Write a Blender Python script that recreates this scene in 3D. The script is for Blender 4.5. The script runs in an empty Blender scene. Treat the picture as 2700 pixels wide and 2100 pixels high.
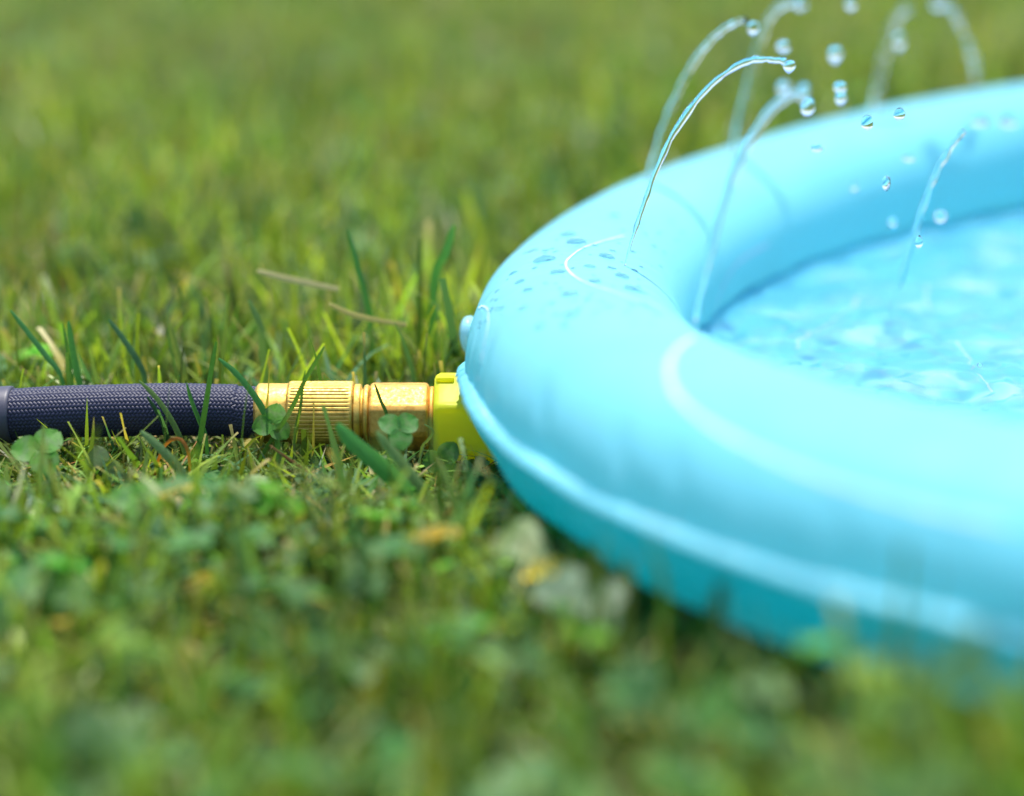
import bpy, bmesh, math, random
import numpy as np
from mathutils import Vector
from mathutils.bvhtree import BVHTree

# ------------------------------------------------------------------ camera, world, sun, exposure
PHI, DIST = 0.287, 1.032               # pitch down, distance to the plane in focus
SC = bpy.context.scene
cam_d = bpy.data.cameras.new('camera'); cam = bpy.data.objects.new('camera', cam_d)
SC.collection.objects.link(cam); SC.camera = cam
cam.location = (0, -DIST*math.cos(PHI), DIST*math.sin(PHI))
cam.rotation_euler = (math.pi/2-PHI, 0, 0)
cam_d.sensor_width = 36; cam_d.lens = 36*5.6*DIST*1000/2700
cam_d.clip_start = 0.02; cam_d.clip_end = 500
cam_d.dof.use_dof = True; cam_d.dof.focus_distance = DIST - 0.010; cam_d.dof.aperture_fstop = 2.15

SUN_EL, SUN_AZ = math.radians(77), math.radians(8)      # azimuth from +Y (behind the scene) towards +X
w = bpy.data.worlds.new('World'); SC.world = w; w.use_nodes = True
nt = w.node_tree; bg = nt.nodes['Background']; bg.inputs['Strength'].default_value = 0.125
sky = nt.nodes.new('ShaderNodeTexSky'); sky.sky_type = 'NISHITA'; sky.sun_disc = False
sky.sun_elevation = SUN_EL; sky.sun_rotation = SUN_AZ
nt.links.new(sky.outputs[0], bg.inputs[0])
sun_d = bpy.data.lights.new('sun', 'SUN'); sun_d.energy = 3.7; sun_d.angle = math.radians(0.53); sun_d.color = (1, .95, .86)
sun = bpy.data.objects.new('sun', sun_d); SC.collection.objects.link(sun)
sd = Vector((math.sin(SUN_AZ)*math.cos(SUN_EL), math.cos(SUN_AZ)*math.cos(SUN_EL), math.sin(SUN_EL)))
sun.rotation_euler = sd.to_track_quat('Z', 'Y').to_euler(); sun.location = sd*5
vs = SC.view_settings; vs.view_transform = 'Standard'; vs.look = 'None'; vs.exposure = 1.12; vs.gamma = 1
SC.cycles.use_denoising = True
SC.cycles.max_bounces = 14; SC.cycles.transmission_bounces = 10; SC.cycles.transparent_max_bounces = 12
SC.cycles.sample_clamp_indirect = 10; SC.cycles.blur_glossy = 1.0

# ------------------------------------------------------------------ helpers
rng = np.random.default_rng(7); random.seed(7)
COL = SC.collection
FW = Vector((0, math.cos(PHI), -math.sin(PHI))); UP = Vector((0, math.sin(PHI), math.cos(PHI)))
CAM = Vector(cam.location); FPX = 5.6*DIST*1000; K = 2700/2184

def ray(x, y):
    """direction of sight through a point of the photograph as displayed 2184 wide"""
    return (FW + Vector((1, 0, 0))*((x*K-1350)/FPX) + UP*((1050-y*K)/FPX)).normalized()
def at(x, y, Y=0.0):
    d = ray(x, y); return CAM + d*((Y-CAM.y)/d.y)

def tag(o, label=None, cat=None, group=None, kind=None):
    for k, v in (('label', label), ('category', cat), ('group', group), ('kind', kind)):
        if v: o[k] = v
    return o
def mesh_obj(name, verts, faces, mat, parent=None, smooth=True, loc=None):
    me = bpy.data.meshes.new(name); me.from_pydata([tuple(v) for v in verts], [], faces); me.update()
    if smooth: me.polygons.foreach_set('use_smooth', [True]*len(me.polygons))
    o = bpy.data.objects.new(name, me); COL.objects.link(o)
    if mat: me.materials.append(mat)
    if parent: o.parent = parent
    if loc: o.location = loc
    return o
def np_mesh(name, V, Q, mat, tint=None, parent=None, smooth=True):
    """V (n,3), Q (m,4) quads"""
    me = bpy.data.meshes.new(name)
    me.vertices.add(len(V)); me.vertices.foreach_set('co', np.ascontiguousarray(V, dtype=np.float32).ravel())
    m, k = Q.shape
    me.loops.add(m*k); me.loops.foreach_set('vertex_index', np.ascontiguousarray(Q, dtype=np.int32).ravel())
    me.polygons.add(m); me.polygons.foreach_set('loop_start', np.arange(0, m*k, k, dtype=np.int32))
    me.polygons.foreach_set('loop_total', np.full(m, k, dtype=np.int32))
    if smooth: me.polygons.foreach_set('use_smooth', np.ones(m, dtype=bool))
    me.update(calc_edges=True)
    if tint is not None:
        a = me.attributes.new('tint', 'FLOAT_COLOR', 'POINT')
        a.data.foreach_set('color', np.ascontiguousarray(np.c_[tint, np.ones(len(V))], dtype=np.float32).ravel())
    o = bpy.data.objects.new(name, me); COL.objects.link(o); me.materials.append(mat)
    if parent: o.parent = parent
    return o
def empty(name, loc):
    o = bpy.data.objects.new(name, None); COL.objects.link(o); o.location = loc; o.empty_display_size = .01; return o
def keep(child, parent):
    """parent without moving: the parents here only translate"""
    child.parent = parent; child.location = child.location - parent.location; return child
def grid_faces(nu, nv, closed_u=False, closed_v=False):
    f = []
    for i in range(nu if closed_u else nu-1):
        for j in range(nv if closed_v else nv-1):
            a, b = i*nv+j, i*nv+(j+1) % nv; i2 = (i+1) % nu
            f.append((a, b, i2*nv+(j+1) % nv, i2*nv+j))
    return f
def catmull(P, n):
    P = [Vector(p) for p in P]; P = [P[0]*2-P[1]] + P + [P[-1]*2-P[-2]]
    out = []; m = len(P)-3
    for k in range(n):
        s = k/(n-1)*m; i = min(int(s), m-1); t = s-i
        a, b, c, d = P[i:i+4]
        out.append(.5*((2*b)+(c-a)*t+(2*a-5*b+4*c-d)*t*t+(3*b-a-3*c+d)*t**3))
    return out
def tube_mesh(P, R, ns=10, wob=None, caps=True):
    """a round tube along points P with radius list R"""
    V, F = [], []; n = len(P); ref = Vector((0, 0, 1))
    for i, p in enumerate(P):
        t = (P[min(i+1, n-1)]-P[max(i-1, 0)]).normalized()
        s = t.cross(ref); s = s.normalized() if s.length > 1e-4 else Vector((1, 0, 0)); u = s.cross(t)
        for k in range(ns):
            a = 2*math.pi*k/ns; r = R[i]*(1+(wob(i, a) if wob else 0))
            V.append(p+s*(math.cos(a)*r)+u*(math.sin(a)*r))
    F = grid_faces(n, ns, closed_v=True)
    if caps: F += [tuple(range(ns)), tuple(reversed(range((n-1)*ns, n*ns)))]
    return V, F
def lathe_x(prof, ns, x0=0, cz=0, shape=None):
    """revolve (x, r) pairs about an axis along X; shape(angle) scales the radius"""
    V = []
    for x, r in prof:
        for k in range(ns):
            a = 2*math.pi*k/ns; q = r*(shape(a, x) if shape else 1)
            V.append((x0+x, math.cos(a)*q, cz+math.sin(a)*q))
    n = len(prof); F = [tuple(reversed(f)) for f in grid_faces(n, ns, closed_v=True)]
    F += [tuple(reversed(range(ns)))[::-1], tuple(range((n-1)*ns, n*ns))[::-1]]
    return V, F
def fix_normals(o):
    bm = bmesh.new(); bm.from_mesh(o.data); bmesh.ops.recalc_face_normals(bm, faces=bm.faces); bm.to_mesh(o.data); bm.free(); return o

# ------------------------------------------------------------------ materials
def new_mat(name):
    m = bpy.data.materials.new(name); m.use_nodes = True; return m, m.node_tree, m.node_tree.nodes['Principled BSDF']
def N(nt, t, **kw):
    n = nt.nodes.new(t)
    for k, v in kw.items():
        if isinstance(k, str) and hasattr(n, k): setattr(n, k, v)
    return n
def noise(nt, scale, detail=3, rough=.55, coord='Object'):
    tc = N(nt, 'ShaderNodeTexCoord'); nz = N(nt, 'ShaderNodeTexNoise'); nt.links.new(tc.outputs[coord], nz.inputs['Vector'])
    nz.inputs['Scale'].default_value = scale; nz.inputs['Detail'].default_value = detail; nz.inputs['Roughness'].default_value = rough
    return nz
def ramp(nt, fac, stops):
    r = N(nt, 'ShaderNodeValToRGB'); nt.links.new(fac, r.inputs[0]); e = r.color_ramp.elements
    e[0].position, e[0].color = stops[0][0], (*stops[0][1], 1); e[1].position, e[1].color = stops[-1][0], (*stops[-1][1], 1)
    for p, c in stops[1:-1]:
        x = e.new(p); x.color = (*c, 1)
    return r
def bump(nt, h, strength, dist, bsdf):
    b = N(nt, 'ShaderNodeBump'); b.inputs['Strength'].default_value = strength; b.inputs['Distance'].default_value = dist
    nt.links.new(h, b.inputs['Height']); nt.links.new(b.outputs[0], bsdf.inputs['Normal']); return b

def leaf_mat(name, trans=.42, rough=.42, spec=.45, gain=1.0):
    m, nt, p = new_mat(name)
    at_ = N(nt, 'ShaderNodeAttribute'); at_.attribute_name = 'tint'
    nz = noise(nt, 900, 2); mx = N(nt, 'ShaderNodeMix', data_type='RGBA', blend_type='MULTIPLY'); mx.inputs['Factor'].default_value = .35
    nt.links.new(at_.outputs['Color'], mx.inputs['A']); r = ramp(nt, nz.outputs['Fac'], [(.3, (.6, .6, .6)), (.7, (1.25, 1.25, 1.15))])
    nt.links.new(r.outputs[0], mx.inputs['B'])
    nt.links.new(mx.outputs['Result'], p.inputs['Base Color']); p.inputs['Roughness'].default_value = rough; p.inputs['Specular IOR Level'].default_value = spec
    tr = N(nt, 'ShaderNodeBsdfTranslucent'); hs = N(nt, 'ShaderNodeMix', data_type='RGBA', blend_type='MULTIPLY'); hs.inputs['Factor'].default_value = 1
    nt.links.new(mx.outputs['Result'], hs.inputs['A']); hs.inputs['B'].default_value = (1.7*gain, 1.65*gain, .75*gain, 1)
    nt.links.new(hs.outputs['Result'], tr.inputs['Color'])
    ms = N(nt, 'ShaderNodeMixShader'); ms.inputs[0].default_value = trans
    nt.links.new(p.outputs[0], ms.inputs[1]); nt.links.new(tr.outputs[0], ms.inputs[2])
    nt.links.new(ms.outputs[0], nt.nodes['Material Output'].inputs[0]); return m
GRASS = leaf_mat('grass_blade', .38, .45, .4); CLOVER = leaf_mat('clover_leaf', .52, .55, .3, 1.15); THATCH = leaf_mat('dry_thatch', .25, .6, .25)

def vinyl(name, col, trans=.42, rough=.33, coat=0.0):
    m, nt, p = new_mat(name); p.inputs['Roughness'].default_value = rough
    nz = noise(nt, 14, 3); r = ramp(nt, nz.outputs['Fac'], [(.25, tuple(c*.92 for c in col)), (.75, tuple(min(c*1.05, .95) for c in col))])
    nt.links.new(r.outputs[0], p.inputs['Base Color']); p.inputs['Specular IOR Level'].default_value = .5
    n2 = noise(nt, 120, 4, .6); bump(nt, n2.outputs['Fac'], .22, .0016, p)
    n3 = noise(nt, 45, 3); r3 = ramp(nt, n3.outputs['Fac'], [(.35, (rough*.75,)*3), (.7, (rough*1.25,)*3)]); nt.links.new(r3.outputs[0], p.inputs['Roughness'])
    tr = N(nt, 'ShaderNodeBsdfTranslucent'); tr.inputs['Color'].default_value = (min(1, col[0]*1.5), min(1, col[1]*1.32), min(1, col[2]*1.05), 1)
    ms = N(nt, 'ShaderNodeMixShader'); ms.inputs[0].default_value = trans
    nt.links.new(p.outputs[0], ms.inputs[1]); nt.links.new(tr.outputs[0], ms.inputs[2])
    nt.links.new(ms.outputs[0], nt.nodes['Material Output'].inputs[0]); return m
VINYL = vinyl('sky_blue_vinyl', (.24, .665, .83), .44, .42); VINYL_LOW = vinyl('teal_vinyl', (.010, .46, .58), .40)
VINYL_FLOOR = vinyl('blue_pool_liner', (.15, .61, .84), .12); VINYL_PALE = vinyl('pale_valve_vinyl', (.38, .72, .90), .4, .25)
PRINT = vinyl('white_print_ink', (.46, .72, .86), .15, .6)

def metal(name, col, rough, tarnish, scale=220):
    m, nt, p = new_mat(name); p.inputs['Metallic'].default_value = 1
    nz = noise(nt, scale, 5, .65); r = ramp(nt, nz.outputs['Fac'], [(.28, tarnish), (.52, col), (.8, tuple(min(1, c*1.06) for c in col))])
    nt.links.new(r.outputs[0], p.inputs['Base Color'])
    n2 = noise(nt, scale*3, 3); r2 = ramp(nt, n2.outputs['Fac'], [(.3, (rough*.8,)*3), (.75, (rough*1.4,)*3)]); nt.links.new(r2.outputs[0], p.inputs['Roughness'])
    n3 = noise(nt, 1600, 2); bump(nt, n3.outputs['Fac'], .25, .00012, p); return m
BRASS = metal('brushed_brass', (.68, .46, .12), .56, (.36, .23, .06)); BRASS_SATIN = metal('satin_pink_brass', (.70, .42, .115), .60, (.42, .23, .06))
def plain(name, col, rough, spec=.5, nscale=300, vary=.12, bs=.15, sheen=0):
    m, nt, p = new_mat(name); nz = noise(nt, nscale, 4); r = ramp(nt, nz.outputs['Fac'], [(.3, tuple(c*(1-vary) for c in col)), (.7, tuple(c*(1+vary) for c in col))])
    nt.links.new(r.outputs[0], p.inputs['Base Color']); p.inputs['Roughness'].default_value = rough; p.inputs['Specular IOR Level'].default_value = spec
    if sheen: p.inputs['Sheen Weight'].default_value = sheen; p.inputs['Sheen Roughness'].default_value = .4; p.inputs['Sheen Tint'].default_value = (.6, .62, 1, 1)
    bump(nt, nz.outputs['Fac'], bs, .0006, p); return m
YELLOW = vinyl('lime_yellow_plastic', (.68, .72, .03), .5, .66)
BRAID = plain('navy_braid_yarn', (.008, .010, .040), .50, .5, 2500, .35, .3, .1); HOSE_CORE = plain('black_rubber', (.012, .012, .018), .6); CUFF = plain('charcoal_rubber', (.05, .05, .075), .5, .45)
SOIL = None

def water_mat(name, rough=0.0):
    m, nt, p = new_mat(name); p.inputs['Base Color'].default_value = (.93, .98, 1, 1); p.inputs['Roughness'].default_value = rough
    p.inputs['Transmission Weight'].default_value = 1; p.inputs['IOR'].default_value = 1.333; return m
WATER = water_mat('clear_water')
JET = WATER
POOL_WATER = water_mat('pool_water');  BEAD = WATER
def soil_mat():
    m, nt, p = new_mat('soil_and_moss'); nz = noise(nt, 35, 6, .7); r = ramp(nt, nz.outputs['Fac'], [(.3, (.020, .022, .008)), (.5, (.050, .055, .016)), (.72, (.085, .085, .030))])
    nt.links.new(r.outputs[0], p.inputs['Base Color']); p.inputs['Roughness'].default_value = .9
    n2 = noise(nt, 260, 5, .7); bump(nt, n2.outputs['Fac'], .8, .006, p); return m
SOIL = soil_mat()

# ------------------------------------------------------------------ pool ring: plan, height, section
PX, PY, R0, RH, RV, FLW = .536, .0209, .4954, .0515, .0436, .0048
def ringR(a): return R0+.0035*np.cos(2*a)+.0066*np.sin(2*a)-.005*np.cos(3*a)-.007*np.sin(3*a)
def ringZ(a): return .038+.0077*np.cos(a)-.004*np.sin(a)-.0096*np.cos(2*a)+.0043*np.sin(2*a)
def sstep(e0, e1, x): t = np.clip((x-e0)/(e1-e0), 0, 1); return t*t*(3-2*t)
def ground_h(x, y):
    b = -.036 + .022*sstep(.0, .35, x)*sstep(3, 1.2, np.hypot(x-.5, y)) + .036*sstep(.0, .17, x)*sstep(-.22, -.42, y)*sstep(-1.2, -.6, y)*sstep(.515, .575, np.hypot(x-.536, y-.021)) - .010*sstep(.54, .46, np.hypot(x-.536, y-.021))
    b = b - .006*sstep(.09, .03, np.abs(y+.055))*sstep(.06, .0, x)*sstep(-.5, -.3, x)
    return b + .003*np.sin(x*9.1+1)*np.cos(y*7.3) + .0025*np.sin(x*23+y*17) + .010*sstep(.8, 2.5, y)*np.sin(x*2.1+y*1.7)

# ------------------------------------------------------------------ ground: one sheet to the horizon
t = np.linspace(-1, 1, 221); ax = 40*np.sinh(t*6.2)/np.sinh(6.2)
GX, GY = np.meshgrid(ax, ax+.1, indexing='ij')
Vg = np.stack([GX.ravel(), GY.ravel(), ground_h(GX, GY).ravel()], 1)
i, j = np.meshgrid(np.arange(220), np.arange(220), indexing='ij'); a = (i*221+j).ravel()
ground = np_mesh('ground', Vg, np.stack([a, a+221, a+222, a+1], 1), SOIL)
tag(ground, 'dark mossy soil under the lawn', 'ground', kind='structure')

# ------------------------------------------------------------------ splash pool
pool = empty('splash_pool', (PX, PY, -.01))
tag(pool, 'round sky blue inflatable splash pool with frilled seam lying on the lawn', 'splash pool')
NA = 2400                                                          # finer steps on the near, left part of the ring
_a = np.radians(np.arange(0, 360, .05)); _c = np.cumsum(np.where((_a > 2.0) & (_a < 4.3), 4.0, 1.0)); _c = (_c-_c[0])/_c[-1]
AL = np.interp(np.arange(NA)/NA, _c, _a)
def fsum(a, seed, f0, f1, n):
    r = np.random.default_rng(seed); f = r.integers(f0, f1, n); ph = r.random(n)*6.283; am = r.random(n)+.3
    return sum(am[k]*np.sin(f[k]*a+ph[k]) for k in range(n))/np.sqrt(n)
PK = fsum(AL, 1, 120, 520, 18); PK2 = fsum(AL, 2, 18, 60, 8); PK3 = fsum(AL, 3, 5, 16, 6); PKD = fsum(AL, 9, 30, 110, 10)
def ring_sheet(name, b0, b1, nb, mat, up):
    B = np.radians(np.linspace(b0, b1, nb)); A2, B2 = np.meshgrid(AL, B, indexing='ij')
    d = np.abs(B2)*.047                                            # metres from the outer seam along the section
    pk = (-np.abs(PK[:, None])*.0019*np.exp(-d/.009) + PK2[:, None]*.0015*np.exp(-d/.020) + PK3[:, None]*.0014*np.exp(-d/.05))
    # slanted soft creases that run up from the seam
    sh = np.interp((A2+.9*np.sin(B2)*.06) % (2*np.pi), AL, PKD, period=2*np.pi); pk = pk - np.maximum(sh-.2, 0)*.0016*np.clip(1.5-np.abs(A2-3.25)*1.2, .12, 1)*np.exp(-((d-.016)/.014)**2)
    e = .86 if up else .72
    cb, sb = np.cos(B2), np.sin(B2)
    r = ringR(A2) + (RH+pk*.8)*np.sign(cb)*np.abs(cb)**e; z = ringZ(A2) + (RV+pk)*np.sign(sb)*np.abs(sb)**(e if up else 1)
    if not up: r = r + (.004+.0025*PK2[:, None]+.002*PK3[:, None])*np.sin(np.clip(-B2, 0, np.pi))*np.exp(-(np.degrees(B2)/-70)**4)
    V = np.stack([r*np.cos(A2), r*np.sin(A2)*1.0, z+.01], -1).reshape(-1, 3)
    ii, jj = np.meshgrid(np.arange(NA), np.arange(nb-1), indexing='ij'); p0 = (ii*nb+jj).ravel(); p1 = (((ii+1) % NA)*nb+jj).ravel()
    Q = np.stack([p0, p1, p1+1, p0+1], 1)
    return np_mesh(name, V, Q, mat, parent=pool)
upper = ring_sheet('upper_tube', 0, 226, 60, VINYL, True)
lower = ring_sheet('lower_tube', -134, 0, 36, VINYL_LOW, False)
# frilled weld seam all round
ns = 5; NS = 6600; AS = np.interp(np.arange(NS)/NS, _c, _a); V = np.zeros((NS, ns*2, 3))
FR = fsum(AS, 5, 650, 1500, 16)+.6*fsum(AS, 15, 200, 600, 8); FR2 = fsum(AS, 6, 20, 70, 8)
fw = .10+.90*(1-sstep(2.2, 2.6, AS)*(1-sstep(3.16, 3.215, AS)))               # folded under where it meets the valve
for s in range(ns):
    q = s/(ns-1); zz = ringZ(AS) + (FR*.00075*q**.5+FR2*.0011*q)*fw - .0030*q*q
    rr = ringR(AS)+RH-.002+(FLW*fw+.002+(FR2*.0007+np.roll(FR, 5)*.00045)*fw)*q; zz = zz-(1-fw)*.006*q
    for k, off in ((s, .0003), (2*ns-1-s, -.0003)):
        V[:, k] = np.stack([rr*np.cos(AS), rr*np.sin(AS), zz+off+.01], -1)
ii, jj = np.meshgrid(np.arange(NS), np.arange(2*ns), indexing='ij'); i2 = (ii+1) % NS; j2 = (jj+1) % (2*ns)
Q = np.stack([ii*2*ns+jj, i2*2*ns+jj, i2*2*ns+j2, ii*2*ns+j2], -1).reshape(-1, 4)
seam = np_mesh('seam', V.reshape(-1, 3), Q, VINYL, parent=pool); seam['label'] = 'crimped pale blue weld edge'
# liner floor inside the ring
ZW = .008; nr, na = 150, 600; aa = np.linspace(0, 2*np.pi, na, endpoint=False); A2, Q2 = np.meshgrid(aa, np.linspace(.004, 1, nr), indexing='ij')
rr = (ringR(A2)-RH*.79)*Q2; X, Y = rr*np.cos(A2), rr*np.sin(A2); e = sstep(.86, 1, Q2)**1.5; zt = ringZ(A2)-RV*.60; r_ = np.random.default_rng(12); Z = 0*X
for _ in range(22):
    th = r_.uniform(0, 6.283); lam = r_.uniform(.025, .09); Z += .011*lam*np.sin((X*np.cos(th)+Y*np.sin(th))*6.283/lam+r_.uniform(0, 6.28)+1.8*np.sin(X*19*np.sin(th)+Y*16))
Zf = (ZW-.013+np.clip(Z, -.006, .006))*(1-e)+zt*e
V = np.stack([X, Y, Zf+.01], -1).reshape(-1, 3); ii, jj = np.meshgrid(np.arange(na), np.arange(nr-1), indexing='ij'); i2 = (ii+1) % na
Q = np.stack([ii*nr+jj, ii*nr+jj+1, i2*nr+jj+1, i2*nr+jj], -1).reshape(-1, 4)
floor_ = np_mesh('pool_liner', V, Q, VINYL_FLOOR, parent=pool)
# inflation valve behind the outer seam
def blob(name, c, rx, ry, rz, mat, parent=None, seed=0, am=.08, nu=14, nv=18):
    r = np.random.default_rng(seed); ph = r.random(6)*6.28; V = []; F = []
    for i in range(nu+1):
        th = math.pi*i/nu
        for k in range(nv):
            a = 2*math.pi*k/nv; g = 1+am*(math.sin(2*a+ph[0])*math.sin(th)+.6*math.sin(3*a+ph[1])*math.sin(th)**2+.7*math.cos(2*th+ph[2])+.4*math.cos(3*th+ph[3]))
            V.append((rx*g*math.sin(th)*math.cos(a), ry*g*math.sin(th)*math.sin(a), rz*g*math.cos(th)))
    F = grid_faces(nu+1, nv, closed_v=True); o = mesh_obj(name, V, F, mat, None, True, Vector(c))
    bm = bmesh.new(); bm.from_mesh(o.data); bmesh.ops.remove_doubles(bm, verts=bm.verts, dist=1e-6); bmesh.ops.recalc_face_normals(bm, faces=bm.faces); bm.to_mesh(o.data); bm.free()
    if parent: keep(o, parent)
    return o
valve = blob('inflation_valve', at(1000, 714, .045), .0046, .009, .0090, VINYL_PALE, pool, 3, .05)
valve['label'] = 'pale rounded inflation valve on the outer side'
# ---- white printed lines on the vinyl, laid on the surfaces
def bvh(o):
    off = o.matrix_world.translation if o.parent is None else o.parent.location + o.location
    return BVHTree.FromPolygons([v.co+off for v in o.data.vertices], [p.vertices[:] for p in o.data.polygons])
BU, BF = bvh(upper), bvh(floor_)
def hit(x, y, B):
    h = B.ray_cast(CAM, ray(x, y)); return (h[0], h[1]) if h[0] is not None else (None, None)
def printed(pts, width, B, lift=.0004, n=60, parent=pool):
    H = [hit(x, y, B) for x, y in pts]; H = [h for h in H if h[0] is not None]
    if len(H) < 2: return None
    P = catmull([h[0] for h in H], n); V = []; prev = None
    for i, p in enumerate(P):
        t = (P[min(i+1, n-1)]-P[max(i-1, 0)]).normalized(); loc, nor, _, _ = B.find_nearest(p)
        if nor.dot(CAM-loc) < 0: nor = -nor
        s = t.cross(nor).normalized()*(width*.5*(1+.18*math.sin(i*1.7)+.12*math.sin(i*.61)))
        for q in (-1, 1):
            l2, n2, _, _ = B.find_nearest(loc+s*q); n2 = n2 if n2.dot(CAM-l2) > 0 else -n2
            V.append(l2+n2*lift-pool.location)
    F = [(2*k, 2*k+1, 2*k+3, 2*k+2) for k in range(n-1)]
    o = mesh_obj('printed_line', V, F, PRINT, parent); return o
bpy.context.view_layer.update()
for pts, wd in (([(1330, 505), (1290, 515), (1245, 530), (1222, 545), (1207, 562), (1215, 582), (1245, 603), (1300, 622), (1360, 643), (1420, 662)], .0012),
                ([(1022, 656), (1036, 656), (1043, 668), (1042, 700), (1033, 745), (1024, 790), (1017, 832)], .0011),
                ([(1478, 722), (1446, 745), (1429, 775), (1430, 812), (1448, 850), (1500, 897), (1590, 950), (1700, 1000), (1830, 1045), (1990, 1090), (2160, 1125)], .0023),
                ([(1519, 680), (1530, 640), (1550, 592), (1580, 555), (1640, 520)], .0022)):
    printed(pts, wd, BU)
for pts, wd in (([(1690, 784), (1697, 768), (1725, 745), (1772, 720)], .0016), ([(1775, 716), (1815, 690), (1846, 655)], .0016),
                ([(1972, 640), (1978, 665), (1990, 705)], .0016), ([(2030, 760), (2060, 795), (2090, 835), (2122, 868)], .0017)):
    printed(pts, wd, BF, .0005)

# ------------------------------------------------------------------ pool water with real ripples
nr, na = 170, 540; rr = np.linspace(.02, 1, nr); aa = np.linspace(0, 2*np.pi, na, endpoint=False)
RR, AA = np.meshgrid(rr, aa, indexing='ij'); rad = RR*(ringR(AA)-RH*.62); X = PX+rad*np.cos(AA); Y = PY+rad*np.sin(AA)
Z = np.zeros_like(X); r_ = np.random.default_rng(4)
for _ in range(26):
    th = r_.uniform(0, 6.283); lam = r_.uniform(.012, .05); Z += .0065*lam*np.sin((X*np.cos(th)+Y*np.sin(th))*6.283/lam+r_.uniform(0, 6.28)+1.5*np.sin(X*11+Y*7*math.cos(th)))
for sx, sy, amp in [(at(2010, 720, .0).x, .0, 1.), (at(1905, 690, .08).x, .08, .8), (.33, -.02, .7), (.45, .12, .8), (.25, .12, .6), (.55, -.1, .8), (.38, .2, .6), (.6, .2, .6)]:
    d = np.hypot(X-sx, Y-sy); Z += amp*.0010*np.sin(d*6.283/.014)*np.exp(-d/.07)*sstep(0, .006, d)
Vw = np.stack([X, Y, ZW+Z], -1).reshape(-1, 3)
ii, jj = np.meshgrid(np.arange(nr-1), np.arange(na), indexing='ij'); j2 = (jj+1) % na
Qw = np.stack([ii*na+jj, (ii+1)*na+jj, (ii+1)*na+j2, ii*na+j2], -1).reshape(-1, 4)
pool_water = np_mesh('pool_water', Vw, Qw, POOL_WATER); tag(pool_water, 'shallow rippling water filling the blue pool', 'water', kind='structure')

# ------------------------------------------------------------------ hose, brass coupling, yellow adapter
HZ = -.0058
hose = empty('garden_hose', (-.12, 0, HZ-.0123)); tag(hose, 'navy blue braided garden hose lying in the grass', 'garden hose')
def hose_c(x):
    return Vector((x, .0006*math.sin(x*40), HZ + .0019*math.cos((x+.165)*24) - .0017 - .25*max(0, -.2-x)**2 + (-.0008 if x > -.13 else 0)))
def hose_far(s):     # the hose runs on to the left and sweeps back over the lawn
    x = -.278-.42*math.sin(min(s, 1)*1.2)/1.2*1.2; return Vector((x, .16*s*s, HZ-.004-.006*s))
HR = .0118
V, F = tube_mesh([hose_c(-.29+.172*k/60) for k in range(61)], [HR-.0004]*61, 28); core = mesh_obj('inner_hose', V, F, HOSE_CORE); core.location = (0, 0, 0); keep(core, hose)
n = 40; P = .0024*2*32/40
V, F = [], []; x0, x1, ds = -.2375, -.1185, .0006; steps = int((x1-x0)/ds)
for fam in (1, -1):
    for k in range(n):
        base = len(V)
        for s in range(steps+1):
            x = x0+ds*s; th = 2*math.pi/n*(k + fam*(x-x0)/P*2)
            ab = 2*n*th/(2*math.pi); wv = fam*math.cos(math.pi/2*ab+math.pi/4)
            c = hose_c(x); wdt = .00086
            tv = Vector((1, 0, 0)); 
            er = Vector((0, math.cos(th), math.sin(th))); et = Vector((0, -math.sin(th), math.cos(th)))
            hel = 2*math.pi/n*fam*2/P*HR
            T = (Vector((1, 0, 0))+et*hel).normalized(); S = er.cross(T)
            r = HR+.00012+.00036*wv*(1+.3*math.sin(x*310+k*1.7)*math.sin(x*97+k))+.00010*math.sin(x*130+th*3)
            for q, dz in ((-1, -.0003), (-.5, .00012), (.5, .00012), (1, -.0003)):
                V.append(c+er*(r+dz)+S*(q*wdt))
        for s in range(steps):
            for q in range(3):
                a_ = base+s*4+q; F.append((a_, a_+1, a_+5, a_+4))
br = mesh_obj('braided_sleeve', V, F, BRAID); br['label'] = 'navy herringbone braided sleeve'; keep(br, hose)
prof = [(0, .0128), (.0004, .0134), (.002, .0136), (.036, .0136), (.0376, .0134), (.038, .0126)]
V = []
for x, r in prof:
    c = hose_c(-.2733+x)
    for k in range(40): a = 2*math.pi*k/40; V.append(c+Vector((0, math.cos(a)*r, math.sin(a)*r)))
cu = mesh_obj('cuff', V, [tuple(reversed(f)) for f in grid_faces(len(prof), 40, closed_v=True)]+[tuple(range(40)), tuple(reversed(range(200, 240)))], CUFF); fix_normals(cu); cu['label'] = 'smooth charcoal rubber cuff'; keep(cu, hose)
V, F = tube_mesh([hose_far(k/50) for k in range(51)], [HR+.0004]*51, 28); fo = mesh_obj('sleeve_run', V, F, BRAID); keep(fo, hose)

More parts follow.
